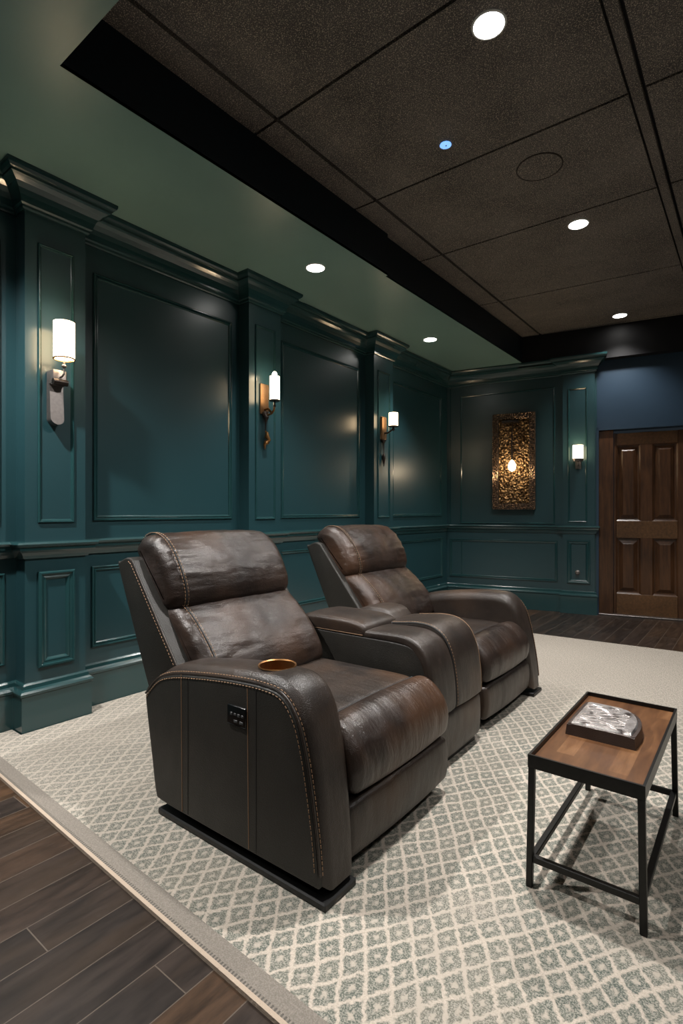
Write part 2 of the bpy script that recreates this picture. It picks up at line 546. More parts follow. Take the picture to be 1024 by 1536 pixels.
prism(bm, [far(0.85), far(SR), far(SR, 0.10), far(0.85, 0.10)], 2.735, TOPZ + 0.03)
struct('trim_2', bm, M_blk, 'black bulkhead along the top of the far wall', 'bulkhead')

# mouldings that follow wall and pilasters
def left_path(off=0.0, y0=YB, y1=5.958):
    p = [(WX, y0)]
    for a, b in PIL:
        p += [(WX, a), (WX + PX, a), (WX + PX, b), (WX, b)]
    p.append((WX, y1))
    return p
FPS, FPE, FPD = 1.318, 1.640, 0.045
def far_path():
    return [far(0), far(FPS), far(FPS, FPD), far(FPE, FPD), far(FPE, 0.0)]
CROWN = [(0, 2.615), (0.012, 2.615), (0.018, 2.622), (0.018, 2.634), (0.028, 2.640), (0.030, 2.652), (0.036, 2.672), (0.048, 2.695), (0.066, 2.716), (0.086, 2.730),
         (0.098, 2.736), (0.098, 2.748), (0.108, 2.752), (0.118, 2.762), (0.122, 2.772), (0.122, 2.786), (0, 2.786)]
RAIL = [(0, 0.862), (0.010, 0.864), (0.016, 0.880), (0.026, 0.896), (0.036, 0.906), (0.038, 0.922), (0.048, 0.928), (0.052, 0.938), (0.046, 0.948), (0, 0.950)]
BASE = [(0, -0.0115), (0.024, -0.0115), (0.024, 0.175), (0.030, 0.180), (0.032, 0.192), (0.024, 0.202), (0.014, 0.210), (0.012, 0.228), (0.006, 0.236), (0, 0.238)]
struct('trim_3', sweep(NB(), left_path(), CROWN), M_trim, 'teal crown moulding stepping around the left wall pilasters', 'crown moulding')
struct('trim_4', sweep(NB(), left_path(), RAIL), M_trim, 'teal chair rail along the left wall', 'chair rail')
struct('baseboard_left', sweep(NB(), left_path(), BASE), M_trim, 'tall teal baseboard along the left wall', 'baseboard')
struct('trim_5', sweep(NB(), far_path()[:1] + [far(FPS - 0.07), far(FPS - 0.07, 0.0), far(FPS)][:1] + far_path()[1:], CROWN), M_trim, 'teal crown moulding along the far wall', 'crown moulding')
struct('trim_6', sweep(NB(), far_path(), RAIL), M_trim, 'teal chair rail along the far wall', 'chair rail')
struct('baseboard_far', sweep(NB(), far_path(), BASE), M_trim, 'teal baseboard along the far wall', 'baseboard')

MOLD = [(0.0, 0.0), (0.0, 0.008), (0.004, 0.012), (0.009, 0.012), (0.011, 0.007), (0.016, 0.006), (0.020, 0.010), (0.025, 0.009), (0.030, 0.0)]
MOLD2 = [(0.0, 0.0), (0.0, 0.014), (0.006, 0.019), (0.013, 0.019), (0.016, 0.012), (0.026, 0.009), (0.031, 0.012), (0.036, 0.010), (0.045, 0.0)]
MOLDS = [(0.0, 0.0), (0.0, 0.006), (0.003, 0.010), (0.008, 0.010), (0.010, 0.005), (0.014, 0.004), (0.018, 0.0)]
# pilasters
n_t = 7
for i, (a, b) in enumerate(PIL):
    pos = ['nearest', 'middle', 'farthest'][i]
    e = bpy.data.objects.new('trim_%d' % n_t, None); COL.objects.link(e); n_t += 1
    tag(e, 'teal pilaster on the left wall, %s of the three' % pos, 'pilaster', None, 'structure')
    struct('shaft', box(NB(), WX - 0.01, WX + PX, a, b, -0.012, 2.786), M_teal, None, None, e)
    bm = NB()
    frame_rect(bm, a + 0.060, b - 0.062, 1.045, 2.475, WX + PX, MOLDS)
    obj('upper_panel_molding', bm, M_trim, e)
    bm = NB()
    frame_rect(bm, a + 0.060, b - 0.062, 0.305, 0.795, WX + PX, MOLD2)
    obj('lower_panel_molding', bm, M_trim, e)
# wall panels between pilasters
spans = [(-0.2, 1.06)] + [(1.535, 2.555), (3.06, 4.125), (4.70, 5.80)]
for (a, b), word in zip(spans, ('before the first pilaster', 'between first and middle pilasters', 'between middle and last pilasters', 'next to the far corner')):
    e = bpy.data.objects.new('trim_%d' % n_t, None); COL.objects.link(e); n_t += 1
    tag(e, 'rectangular panel mouldings on the left wall ' + word, 'panel moulding', None, 'structure')
    bm = NB(); frame_rect(bm, a, b, 1.050, 2.470, WX, MOLD)
    obj('upper_panel_molding', bm, M_trim, e)
    bm = NB(); frame_rect(bm, a - 0.01, b + 0.02, 0.325, 0.790, WX, MOLD)
    obj('lower_panel_molding', bm, M_trim, e)
# far wall panels, built in a local frame (x outward, y along)
RZF = AF - PI / 2
def farE(name, label, cat, s, d=0.0, z=0.0, group=None, kind=None):
    x, y = far(s, d)
    return empty(name, label, cat, (x, y, z), RZF, group, kind)
e = farE('trim_%d' % n_t, 'panel mouldings on the far wall below and beside the gilt art', 'panel moulding', 0, kind='structure'); n_t += 1
# local +y after rotation points along +WF
bm = NB(); frame_rect(bm, 0.165, 1.235, 0.962, 2.50, 0, MOLDS); obj('upper_panel_molding', bm, M_trim, e)
bm = NB(); box(bm, -0.001, 0.008, 0.036, 0.050, 0.952, 2.60); obj('corner_bead', bm, M_trim, e)
bm = NB(); frame_rect(bm, 0.035, 1.262, 0.318, 0.775, 0, MOLD); obj('lower_panel_molding', bm, M_trim, e)
bm = NB(); box(bm, -0.001, 0.006, 0.175, 0.188, 0.345, 0.75); obj('lower_panel_bead', bm, M_trim, e)
e = farE('trim_%d' % n_t, 'teal pilaster beside the wooden door', 'pilaster', 0, kind='structure'); n_t += 1
bm = NB(); box(bm, -0.01, FPD, FPS, FPE, -0.012, 2.735); obj('shaft', bm, M_teal, e)
bm = NB(); frame_rect(bm, FPS + 0.055, FPE - 0.075, 0.985, 2.46, FPD, MOLDS); obj('upper_panel_molding', bm, M_trim, e)
bm = NB(); frame_rect(bm, FPS + 0.045, FPE - 0.045, 0.318, 0.790, FPD, MOLD2); obj('lower_panel_molding', bm, M_trim, e)
bm = NB(); prism(bm, [far(1.655, 0.004), far(DO0 + 0.002, 0.004), far(DO0 + 0.002, -0.05), far(1.655, -0.05)], -0.012, DOZ + 0.03)
prism(bm, [far(1.655, 0.004), far(DO1 + 0.02, 0.004), far(DO1 + 0.02, -0.05), far(1.655, -0.05)], DOZ - 0.002, DOZ + 0.03)
struct('trim_%d' % n_t, bm, M_downlit, 'slim painted edge framing the wooden door opening', 'door trim'); n_t += 1

# ---------------------------------------------------------------- door
D = farE('door_1', 'dark stained four panel wooden door in the far wall', 'door', DO0, -0.02, 0, kind='structure')
z0, z1 = 0.0, DOZ - 0.002
# local y measured from s = DO0
def dy(s): return s - DO0
obj('door_jamb', box(NB(), -0.10, -0.005, 0.002, dy(1.818), z0, z1, 0.003, 1), M_door, D)
obj('door_jamb', box(NB(), -0.10, -0.005, dy(2.575), dy(DO1) - 0.002, z0, z1, 0.003, 1), M_door, D)
obj('stile', box(NB(), -0.085, -0.035, dy(1.822), dy(1.846), z0, z1 - 0.035, 0.003, 1), M_door, D)
obj('stile', box(NB(), -0.085, -0.035, dy(2.072), dy(2.185), z0, z1 - 0.035, 0.003, 1), M_door, D)
obj('stile', box(NB(), -0.085, -0.035, dy(2.410), dy(2.571), z0, z1 - 0.035, 0.003, 1), M_door, D)
for q0, q1 in ((0.0, 0.225), (0.822, 1.005), (1.818, 1.945)):
    obj('rail', box(NB(), -0.085, -0.034, dy(1.8465), dy(2.4095), q0, q1, 0.003, 1), M_doorh, D)
for p0, p1 in ((1.846, 2.072), (2.185, 2.410)):
    for q0, q1 in ((0.225, 0.822), (1.005, 1.818)):
        bm = NB()
        box(bm, -0.085, -0.066, dy(p0), dy(p1), q0, q1)
        frame_rect(bm, dy(p0), dy(p1), q0, q1, -0.066, [(0.0, 0.030), (0.012, 0.020), (0.014, 0.002), (0.026, 0.0), (0.062, 0.022), (0.064, 0.024)])
        box(bm, -0.075, -0.042, dy(p0) + 0.064, dy(p1) - 0.064, q0 + 0.064, q1 - 0.064)
        obj('raised_panel', bm, M_door, D)
obj('threshold', box(NB(), -0.10, 0.035, 0.0, dy(DO1) - 0.002, -0.0115, 0.004, 0.003, 1), M_pewter, D)

# ---------------------------------------------------------------- rug
def ry(x): return 0.797 - 0.0323 * x
bb = 0.030
rug = [(-2.965, ry(-2.965)), (1.7, ry(1.7)), (1.7, 5.10), (-2.965, 4.80)]
e3 = 1.5
rp = [(1.7, ry(1.7)), (1.7, 5.09), (WX + bb, 4.80)]
for a, b in reversed(PIL):
    rp += [(WX + bb, b + bb), (WX + PX + bb, b + bb), (WX + PX + bb, a - bb), (WX + bb, a - bb)]
rp += [(WX + bb, ry(WX))]
bm = prism(NB(), rp, -0.0118, 0.0)
tag(obj('area_rug', bm, M_rug), 'large cream and grey-green diamond trellis rug under the recliners', 'rug')
# ---------------------------------------------------------------- upholstery helpers
def smooth_profile(pts, sub=6, closed=True):
    """Catmull-Rom through (x,z) points; a point given as (x,z,1) is a hard corner."""
    n = len(pts); out = []
    for i in range(n if closed else n - 1):
        p1, p2 = pts[i], pts[(i + 1) % n]
        p0 = pts[i - 1] if (closed or i > 0) else p1
        p3 = pts[(i + 2) % n] if (closed or i < n - 2) else p2
        if len(p1) > 2: p0 = p1
        if len(p2) > 2: p3 = p2
        for k in range(sub):
            t = k / sub
            f = []
            for c in (0, 1):
                a, b, d, g = p0[c], p1[c], p2[c], p3[c]
                f.append(0.5 * (2 * b + (d - a) * t + (2 * a - 5 * b + 4 * d - g) * t * t + (3 * b - a - 3 * d + g) * t ** 3))
            out.append(tuple(f))
    if not closed: out.append(pts[-1][:2])
    return out
def area2(p):
    return sum(p[i][0] * p[(i + 1) % len(p)][1] - p[(i + 1) % len(p)][0] * p[i][1] for i in range(len(p)))
def offset_profile(p, d):
    """d > 0 grows; inward offsets drop the points that would fold over themselves"""
    n = len(p); sg = 1 if area2(p) > 0 else -1
    out = []
    for i in range(n):
        a, b, c = p[i - 1], p[i], p[(i + 1) % n]
        e0 = (b[0] - a[0], b[1] - a[1]); e1 = (c[0] - b[0], c[1] - b[1])
        l0 = math.hypot(*e0) or 1e-9; l1 = math.hypot(*e1) or 1e-9
        n0 = (sg * e0[1] / l0, -sg * e0[0] / l0); n1 = (sg * e1[1] / l1, -sg * e1[0] / l1)
        k = max(0.45, 1 + n0[0] * n1[0] + n0[1] * n1[1])
        out.append((b[0] + (n0[0] + n1[0]) / k * d, b[1] + (n0[1] + n1[1]) / k * d))
    if d < -0.0015:
        lim = (abs(d) * 0.93) ** 2
        ok = []
        for q in out:
            good = True
            for i in range(n):
                a, b = p[i - 1], p[i]
                ex, ez = b[0] - a[0], b[1] - a[1]
                L2 = ex * ex + ez * ez or 1e-12
                t = max(0, min(1, ((q[0] - a[0]) * ex + (q[1] - a[1]) * ez) / L2))
                dx, dz = q[0] - a[0] - ex * t, q[1] - a[1] - ez * t
                if dx * dx + dz * dz < lim:
                    good = False; break
            ok.append(good)
        if any(ok) and not all(ok):
            i0 = ok.index(True)
            i = 0
            while i < n:
                k = (i0 + i) % n
                if ok[k]: i += 1; continue
                j = i
                while not ok[(i0 + j) % n]: j += 1
                A = out[(i0 + i - 1) % n]; B = out[(i0 + j) % n]
                for q in range(i, j):
                    t = (q - i + 1) / (j - i + 1)
                    out[(i0 + q) % n] = (A[0] + (B[0] - A[0]) * t, A[1] + (B[1] - A[1]) * t)
                i = j
    return out
def puff(bm, prof, y0, y1, r, crown=0.0, ny=10, seg=5, wrinkle=0.0, seed=0.0, gather=0.0):
    rings = []
    ys = []
    for k in range(seg + 1):
        ph = PI / 2 * k / seg
        ys.append((y0 + r * (1 - math.sin(ph)), -r * (1 - math.cos(ph))) if False else (y0 + r * (1 - math.cos(ph)), -r * (1 - math.sin(ph))))
    mid = [(y0 + r + (y1 - y0 - 2 * r) * k / ny, 0.0) for k in range(1, ny)]
    allr = ys + mid + [(y0 + y1 - y, o) for y, o in reversed(ys)]
    c = (y0 + y1) / 2; h = (y1 - y0) / 2
    for y, o in allr:
        t = (y - c) / h
        g = crown * max(0.0, 1 - t * t)
        q = offset_profile(prof, o + g)
        ring = []
        for (x, z) in q:
            if wrinkle:
                w = mnoise.noise(Vector((x * 7 + seed, y * 16, z * 7))) * 0.6 + mnoise.noise(Vector((x * 14 + seed, y * 34, z * 12 + 3))) * 0.4
                w *= wrinkle * max(0.0, 1 - abs(t) ** 6)
                x += w; z += w
            if gather:
                w = mnoise.noise(Vector((x * 26 + seed, y * 5 + seed, z * 30))) + 0.5 * mnoise.noise(Vector((x * 50, y * 9, z * 55 + seed)))
                w *= gather * (math.exp(-((y - y0 - 0.05) / 0.13) ** 2) + 0.45 * math.exp(-((y1 - y - 0.05) / 0.10) ** 2) + 0.12) * min(1, (1 - abs(t)) * 9)
                x += w * 0.8; z += w * 0.6
            ring.append(bm.verts.new((x, y, z)))
        rings.append(ring)
    n = len(prof)
    for a, b in zip(rings, rings[1:]):
        for i in range(n):
            bm.faces.new((a[i], a[(i + 1) % n], b[(i + 1) % n], b[i]))
    bm.faces.new(rings[0]); bm.faces.new(rings[-1][::-1])
    return bm
def apply_y(bm, fn):
    for v in bm.verts:
        v.co = Vector(fn(v.co.x, v.co.y, v.co.z))
    return bm
def stitch_run(bm, pts, gap=0.006, dash=0.0085, r=0.0016):
    """small separate thread dashes along a polyline"""
    pts = [Vector(p) for p in pts]
    acc = 0.0; on = True; start = pts[0]; cur = pts[0]
    i = 1; need = dash
    seg = []
    while i < len(pts):
        d = (pts[i] - cur).length
        if d >= need:
            nx = cur + (pts[i] - cur) * (need / d)
            if on: seg.append((start, nx))
            cur = nx; on = not on; start = cur; need = dash if on else gap
        else:
            need -= d; cur = pts[i]; i += 1
    for a, b in seg:
        tube(bm, [a, b], r, 4)
    return bm

ARM = [(-0.865, 0.405), (-0.850, 0.440), (-0.775, 0.505), (-0.680, 0.538), (-0.55, 0.560), (-0.38, 0.580), (-0.23, 0.588), (-0.140, 0.575), (-0.080, 0.515),
       (-0.045, 0.420), (-0.018, 0.290), (0.002, 0.160), (0.012, 0.040, 1), (-0.30, 0.038), (-0.55, 0.038), (-0.76, 0.042), (-0.797, 0.070), (-0.825, 0.200)]

def recliner(name, label, loc, mirror):
    root = empty(name, label, 'recliner', loc, 0, 'leather recliners beside the console')
    sg = -1 if mirror else 1
    def fin(pn, bm, mat, parent=root, smooth=True, lab=None, ang=50):
        if mirror:
            for v in bm.verts: v.co.y *= -1
        return obj(pn, bm, mat, parent, smooth, lab, ang)
    # base and mechanism
    bm = NB()
    box(bm, -0.775, 0.018, 0.004, 0.150, 0.0, 0.022, 0.004, 1)
    box(bm, -0.775, -0.085, 0.150, 0.80, 0.0, 0.022)
    fin('base_board', bm, M_base, smooth=False)
    fin('chassis', box(NB(), -0.74, -0.10, 0.16, 0.82, 0.022, 0.30, 0.01, 1), M_base, smooth=False)
    # arm
    ap = smooth_profile(ARM, 6)
    def taper(x, y, z):
        k = max(0.0, min(1.0, (y - 0.03) / 0.16))
        yy = y - k * 0.045 * (1 - min(1, z / 0.6))
        zz = z + 0.020 * math.sin(PI * max(0, min(1, y / 0.2))) * (1 if z > 0.45 else 0) * min(1, (z - 0.45) / 0.1 if z > 0.45 else 0)
        return (x, yy, zz)
    bm = puff(NB(), ap, 0.012, 0.200, 0.040, 0.0, 8)
    apply_y(bm, taper)
    arm = fin('armrest', bm, M_lea2, ang=60)
    # cup well cut into the armrest
    if not mirror:
        CX, CY = -0.272, 0.112
        cut = NB()
        lathe(cut, [(0.060, 0.515), (0.060, 0.70)], CX, sg * CY, 40)
        cme = bpy.data.meshes.new('tmp'); bmesh.ops.recalc_face_normals(cut, faces=cut.faces[:]); cut.to_mesh(cme); cut.free()
        cob = bpy.data.objects.new('tmp', cme); COL.objects.link(cob); cob.parent = root
        bpy.context.view_layer.update()
        md = arm.modifiers.new('b', 'BOOLEAN'); md.operation = 'DIFFERENCE'; md.object = cob; md.solver = 'EXACT'
        dg = bpy.context.evaluated_depsgraph_get()
        nm = bpy.data.meshes.new_from_object(arm.evaluated_get(dg))
        arm.modifiers.clear(); arm.data = nm
        bpy.data.objects.remove(cob)
        nm.materials.clear(); nm.materials.append(M_lea2)
        bm = NB()
        lathe(bm, [(0.001, 0.520), (0.058, 0.520), (0.0585, 0.600), (0.063, 0.6055), (0.0615, 0.6085), (0.057, 0.6055), (0.055, 0.527), (0.001, 0.524)], CX, CY, 40, False)
        fin('cup_holder', bm, M_brass, lab='brass lined cup holder sunk in the armrest')
    # outer side panel: flat dark upholstery, slightly inside of the cap outline
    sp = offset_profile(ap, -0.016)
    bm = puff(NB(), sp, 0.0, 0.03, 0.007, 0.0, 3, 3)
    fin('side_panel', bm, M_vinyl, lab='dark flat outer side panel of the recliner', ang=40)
    # piping + double stitch along the cap edge
    edge = [p for p in offset_profile(ap, -0.010)]
    run = [(x, 0.006, z) for x, z in edge[2:70]]
    bm = tube(NB(), run, 0.0042, 6)
    fin('piping', bm, M_lea2)
    bm = NB()
    stitch_run(bm, [(x, -0.0012, z) for x, z in offset_profile(ap, -0.024)[2:70]])
    off = offset_profile(ap, -0.005)
    stitch_run(bm, [(x, 0.0125, z) for x, z in off[2:70]])
    fin('stitching', bm, M_stitch, lab='tan thread along the arm edge')
    for xs_ in (-0.628, -0.290):
        zt = 0.535 if xs_ < -0.5 else 0.556
        xe = xs_ + 0.006
        bm = tube(NB(), [(xs_, 0.0, zt), ((xs_ + xe) / 2, 0.0, 0.30), (xe, 0.0, 0.062)], 0.0016, 6)
        fin('panel_stitch_line', bm, M_stitch)
        bm = NB(); box(bm, xs_ + 0.036, xs_ + 0.040, -0.0008, 0.004, 0.062, zt)
        fin('panel_seam', bm, M_seam, smooth=False)
    # power control plate
    pl = fin('control_plate', box(NB(), -0.378, -0.292, -0.007, 0.006, 0.430, 0.492, 0.004, 2), M_plastic, lab='black square power control on the side panel')
    for q in range(4):
        fin('control_button', box(NB(), -0.362 + 0.017 * q, -0.351 + 0.017 * q, -0.0085, -0.005, 0.462 if q % 2 else 0.460, 0.470, 0.001, 1), M_grey, pl)
    for q in range(2):
        fin('control_button', box(NB(), -0.345 + 0.026 * q, -0.328 + 0.026 * q, -0.0085, -0.005, 0.440, 0.449, 0.001, 1), M_grey, pl)
    # seat cushion: back deck, welt, front bolster
    Y0, Y1 = 0.170, 0.795
    deck = smooth_profile([(-0.74, 0.31, 1), (-0.74, 0.410), (-0.62, 0.425), (-0.40, 0.428), (-0.22, 0.430), (-0.165, 0.424), (-0.150, 0.41), (-0.150, 0.31, 1)], 6)
    fin('seat_cushion', puff(NB(), deck, Y0 + 0.008, Y1 - 0.005, 0.025, 0.008, 14, 5, 0.004, 3.1), M_lea2)
    bol = smooth_profile([(-0.157, 0.30), (-0.158, 0.395), (-0.150, 0.424), (-0.125, 0.440), (-0.085, 0.437), (-0.045, 0.412), (-0.010, 0.368), (0.004, 0.315), (-0.002, 0.262), (-0.018, 0.238), (-0.05, 0.232), (-0.12, 0.232), (-0.150, 0.245)], 6)
    fin('front_bolster', puff(NB(), bol, Y0, Y1, 0.035, 0.010, 26, 6, 0.0055, 1.7), M_lea)
    bm = tube(NB(), [(-0.160 + 0.0 * k, Y0 + 0.02 + (Y1 - Y0 - 0.04) * k / 24, 0.425 + 0.007 * math.sin(PI * k / 24)) for k in range(25)], 0.005, 8)
    fin('seat_welt', bm, M_seam)
    # footrest
    ft = smooth_profile([(-0.085, 0.060), (-0.085, 0.205), (-0.060, 0.216), (-0.030, 0.216), (-0.012, 0.205), (-0.004, 0.160), (-0.004, 0.110), (-0.012, 0.065), (-0.030, 0.048), (-0.060, 0.046)], 5)
    fin('footrest', puff(NB(), ft, Y0 - 0.020, Y1, 0.022, 0.008, 22, 5, 0.004, 5.5), M_lea2)
    # back shell: side outline leaning back
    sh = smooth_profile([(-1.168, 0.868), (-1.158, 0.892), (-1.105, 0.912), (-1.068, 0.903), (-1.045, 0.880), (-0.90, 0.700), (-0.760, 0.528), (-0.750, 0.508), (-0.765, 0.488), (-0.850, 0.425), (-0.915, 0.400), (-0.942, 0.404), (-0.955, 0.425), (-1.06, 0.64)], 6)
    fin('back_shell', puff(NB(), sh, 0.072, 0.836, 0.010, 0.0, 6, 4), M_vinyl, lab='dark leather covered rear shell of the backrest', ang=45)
    so = offset_profile(sh, -0.014)
    i0, i1 = 15, 43
    bm = NB()
    stitch_run(bm, [(so[i][0], 0.0712, so[i][1]) for i in range(i0, i1)])
    fin('shell_stitching', bm, M_stitch)
    bm = NB()
    so = offset_profile(sh, -0.004)
    tube(bm, [(so[i][0], 0.0745, so[i][1]) for i in range(i0, i1)], 0.0035, 6)
    fin('shell_piping', bm, M_lea2)
    # lumbar cushion and headrest
    C1, C2 = 0.128, 0.795
    lum = smooth_profile([(-0.80, 0.42), (-0.70, 0.400), (-0.635, 0.430), (-0.640, 0.490), (-0.690, 0.570), (-0.765, 0.650), (-0.845, 0.712), (-0.890, 0.725), (-0.955, 0.722), (-0.99, 0.690), (-0.92, 0.560)], 10)
    fin('lumbar_cushion', puff(NB(), lum, C1, C2, 0.045, 0.012, 30, 6, 0.004, 9.2, 0.006), M_leah)
    hd = smooth_profile([(-0.95, 0.700), (-0.905, 0.692), (-0.865, 0.712), (-0.845, 0.760), (-0.862, 0.830), (-0.905, 0.905), (-0.955, 0.962), (-1.010, 0.996), (-1.070, 1.004), (-1.120, 0.985), (-1.150, 0.940), (-1.125, 0.890), (-1.05, 0.79)], 10)
    fin('headrest_cushion', puff(NB(), hd, C1 - 0.005, C2 + 0.005, 0.062, 0.010, 32, 7, 0.004, 12.4, 0.007), M_leah)
    # seams across both cushions near each side
    for pr, nm_ in ((hd, 'headrest_seam'), (lum, 'lumbar_seam')):
        for yy in ((C2 - 0.075,) if mirror else (C1 + 0.048,)):
            rngs = (range(13, 104) if pr is hd else range(16, 74))
            go = offset_profile(pr, 0.007)
            bm = tube(NB(), [(go[i][0], yy, go[i][1]) for i in rngs], 0.003, 6)
            fin(nm_, bm, M_seam)
            bm = NB()
            go = offset_profile(pr, 0.009)
            stitch_run(bm, [(go[i][0], yy - 0.008, go[i][1]) for i in rngs])
            stitch_run(bm, [(go[i][0], yy + 0.008, go[i][1]) for i in rngs])
            fin('cushion_stitching', bm, M_stitch)
    # inner frame side (faces the console)
    return root

recliner('recliner', 'brown leather recliner nearest the camera, brass cup holder in its left arm', (-0.950, 1.120, 0), False)
recliner('recliner', 'brown leather recliner farther away, beyond the console, arm on its far side', (-1.062, 3.350, 0), True)

# ---------------------------------------------------------------- console between the seats
K = empty('storage_console', 'brown leather console with padded armrest between the two recliners', 'console', (-1.045, 1.962, 0))
CW = 0.478
obj('base_board', box(NB(), -0.74, -0.03, 0.01, CW - 0.01, 0.0, 0.03, 0.003, 1), M_base, K)
body = smooth_profile([(-0.74, 0.04, 1), (-0.74, 0.535, 1), (-0.36, 0.535, 1), (-0.15, 0.532), (-0.085, 0.505), (-0.045, 0.43), (-0.025, 0.33), (-0.020, 0.20), (-0.022, 0.04, 1)], 5)
obj('body', puff(NB(), body, 0.0, CW, 0.006, 0.0, 3, 3), M_vinyl, K, True, ang=40)
low = smooth_profile([(-0.06, 0.045), (-0.06, 0.225), (-0.03, 0.232), (-0.008, 0.222), (-0.002, 0.17), (-0.004, 0.08), (-0.014, 0.040), (-0.04, 0.035)], 5)
obj('front_panel', puff(NB(), low, 0.003, CW - 0.003, 0.012, 0.006, 10, 4), M_lea2, K, True)
# lid: the leather comes over the top and down the front, in two widths with a seam between
def lid(y0, y1, dz, nm_):
    o = [(-0.375, 0.535), (-0.375, 0.562 + dz * 0.2), (-0.30, 0.566 + dz * 0.6), (-0.20, 0.570 + dz), (-0.12, 0.562 + dz), (-0.060, 0.528 + dz * .7), (-0.022, 0.460 + dz * .3), (-0.004, 0.370), (0.002, 0.290), (0.000, 0.245),
         (-0.012, 0.236), (-0.03, 0.240), (-0.04, 0.30), (-0.055, 0.43), (-0.10, 0.505), (-0.16, 0.53), (-0.30, 0.532)]
    obj(nm_, puff(NB(), smooth_profile(o, 5), y0, y1, 0.014, 0.004, 10, 4, 0.002, y0 * 9), M_lea2, K, True, ang=60)
    return o
o1 = lid(-0.002, 0.205, 0.0, 'lid')
o2 = lid(0.205, CW + 0.002, 0.018, 'lid')
def seam_on(o, y, i0, i1, nm_, mat, r, off=0.0025, st_=False):
    go = offset_profile(smooth_profile(o, 5), off)
    pts = [(go[i][0], y, go[i][1]) for i in range(i0, i1)]
    bm = NB()
    if st_: stitch_run(bm, pts)
    else: tube(bm, pts, r, 6)
    obj(nm_, bm, mat, K, True)
seam_on(o2, 0.207, 8, 48, 'lid_seam', M_seam, 0.004, -0.004)
seam_on(o2, 0.216, 8, 48, 'lid_stitching', M_stitch, 0, 0.0, True)
seam_on(o1, 0.004, 8, 48, 'edge_piping', M_stitch, 0.0016, -0.006)
seam_on(o2, CW - 0.008, 8, 48, 'edge_piping', M_stitch, 0.0016, 0.0)
pad = smooth_profile([(-0.74, 0.537), (-0.745, 0.575), (-0.70, 0.600), (-0.55, 0.604), (-0.42, 0.600), (-0.365, 0.588), (-0.345, 0.565), (-0.355, 0.540), (-0.42, 0.535)], 6)
obj('armrest_pad', puff(NB(), pad, -0.006, 0.270, 0.018, 0.006, 10, 5, 0.002), M_lea2, K, True, ang=60)
gp = offset_profile(pad, -0.006)
obj('pad_piping', tube(NB(), [(x, -0.002, 0.543) for x in [-0.73 + 0.37 * k / 12 for k in range(13)]], 0.003, 6), M_stitch, K, True)
bol2 = smooth_profile([(-0.60, 0.537), (-0.60, 0.590), (-0.52, 0.612), (-0.44, 0.610), (-0.395, 0.585), (-0.385, 0.540)], 6)
obj('rear_bolster', puff(NB(), bol2, 0.275, CW, 0.025, 0.004, 8, 5), M_lea2, K, True)

# ---------------------------------------------------------------- side table and box
T = empty('side_table', 'low black metal side table with wooden strip top', 'side table', (-0.380, 1.922, 0))
TX, TY = 0.152, 0.348
ob = obj('tabletop', box(NB(), -TX + 0.006, TX - 0.006, -TY + 0.006, TY - 0.006, 0.358, 0.374, 0.001, 1), M_top, T, label='wooden strip top')
bm = NB()
RP = [(0.0, 0.350), (0.0, 0.388), (0.007, 0.388), (0.007, 0.350)]
pth = [(-TX, -TY), (TX, -TY), (TX, TY), (-TX, TY)]
sweep(bm, pth, RP + RP[:1], closed=True, left=True)
obj('rim', bm, M_steel, T)
lw = 0.009
for x in (-1, 1):
    for y in (-1, 1):
        bm = NB(); cx, cy = x * (TX - 0.010), y * (TY - 0.010)
        box(bm, cx - lw, cx + lw, cy - lw, cy + lw, 0.0, 0.351, 0.002, 1)
        for v in bm.verts:
            k = max(0, 1 - v.co.z / 0.12)
            v.co.x += x * 0.006 * k * k; v.co.y += y * 0.006 * k * k
        obj('leg', bm, M_steel, T)
zz = 0.082
for y in (-1, 1):
    cy = y * (TY - 0.010)
    obj('stretcher', box(NB(), -TX + 0.012, TX - 0.012, cy - 0.008, cy + 0.008, zz - 0.010, zz + 0.010, 0.002, 1), M_steel, T)
for x in (-1, 1):
    cx = x * (TX - 0.010)
    bm = NB()
    pts = [(cx, -TY + 0.02, zz), (cx, 0, zz), (cx, TY - 0.02, zz)]
    box(bm, cx - 0.009, cx + 0.009, -TY + 0.012, TY - 0.012, zz - 0.009, zz + 0.009, 0.002, 1)
    obj('stretcher', bm, M_steel, T)

Bx = empty('decorative_box', 'dark brown box with embossed silver lid on the side table', 'box', (-0.395, 1.955, 0.374), 0.0)
outl = [(-0.100, -0.128), (0.104, -0.128), (0.108, -0.04), (0.100, 0.03), (0.078, 0.085), (0.040, 0.122), (-0.02, 0.130), (-0.100, 0.128)]
def boxy(z0, z1, ins0, ins1, n=1):
    bm = NB()
    o = smooth_profile([(p[0], p[1], 1) if i in (0, 1, 7) else p for i, p in enumerate(outl)], 5)
    lo = [bm.verts.new((x, y, z0)) for x, y in offset_profile(o, -ins0)]
    hi = [bm.verts.new((x, y, z1)) for x, y in offset_profile(o, -ins1)]
    bm.faces.new(lo[::-1]); bm.faces.new(hi)
    for i in range(len(lo)):
        bm.faces.new((lo[i], lo[(i + 1) % len(lo)], hi[(i + 1) % len(lo)], hi[i]))
    bmesh.ops.bevel(bm, geom=[e for e in bm.edges if abs(e.verts[0].co.z - z1) < 1e-5 and abs(e.verts[1].co.z - z1) < 1e-5], offset=0.004, segments=3, affect='EDGES')
    return bm
M_bxb = leather('dark_bronze_box', (0.022, 0.014, 0.012), (0.05, 0.034, 0.028), (0.06, 0.04, 0.03), 0.3, 0.1, 0.2)
obj('box_body', boxy(0.0, 0.036, 0.0, 0.004), M_bxb, Bx, True)
obj('lid', boxy(0.0365, 0.0425, 0.014, 0.018), M_emb, Bx, True, label='embossed silver lid')
bm = NB()
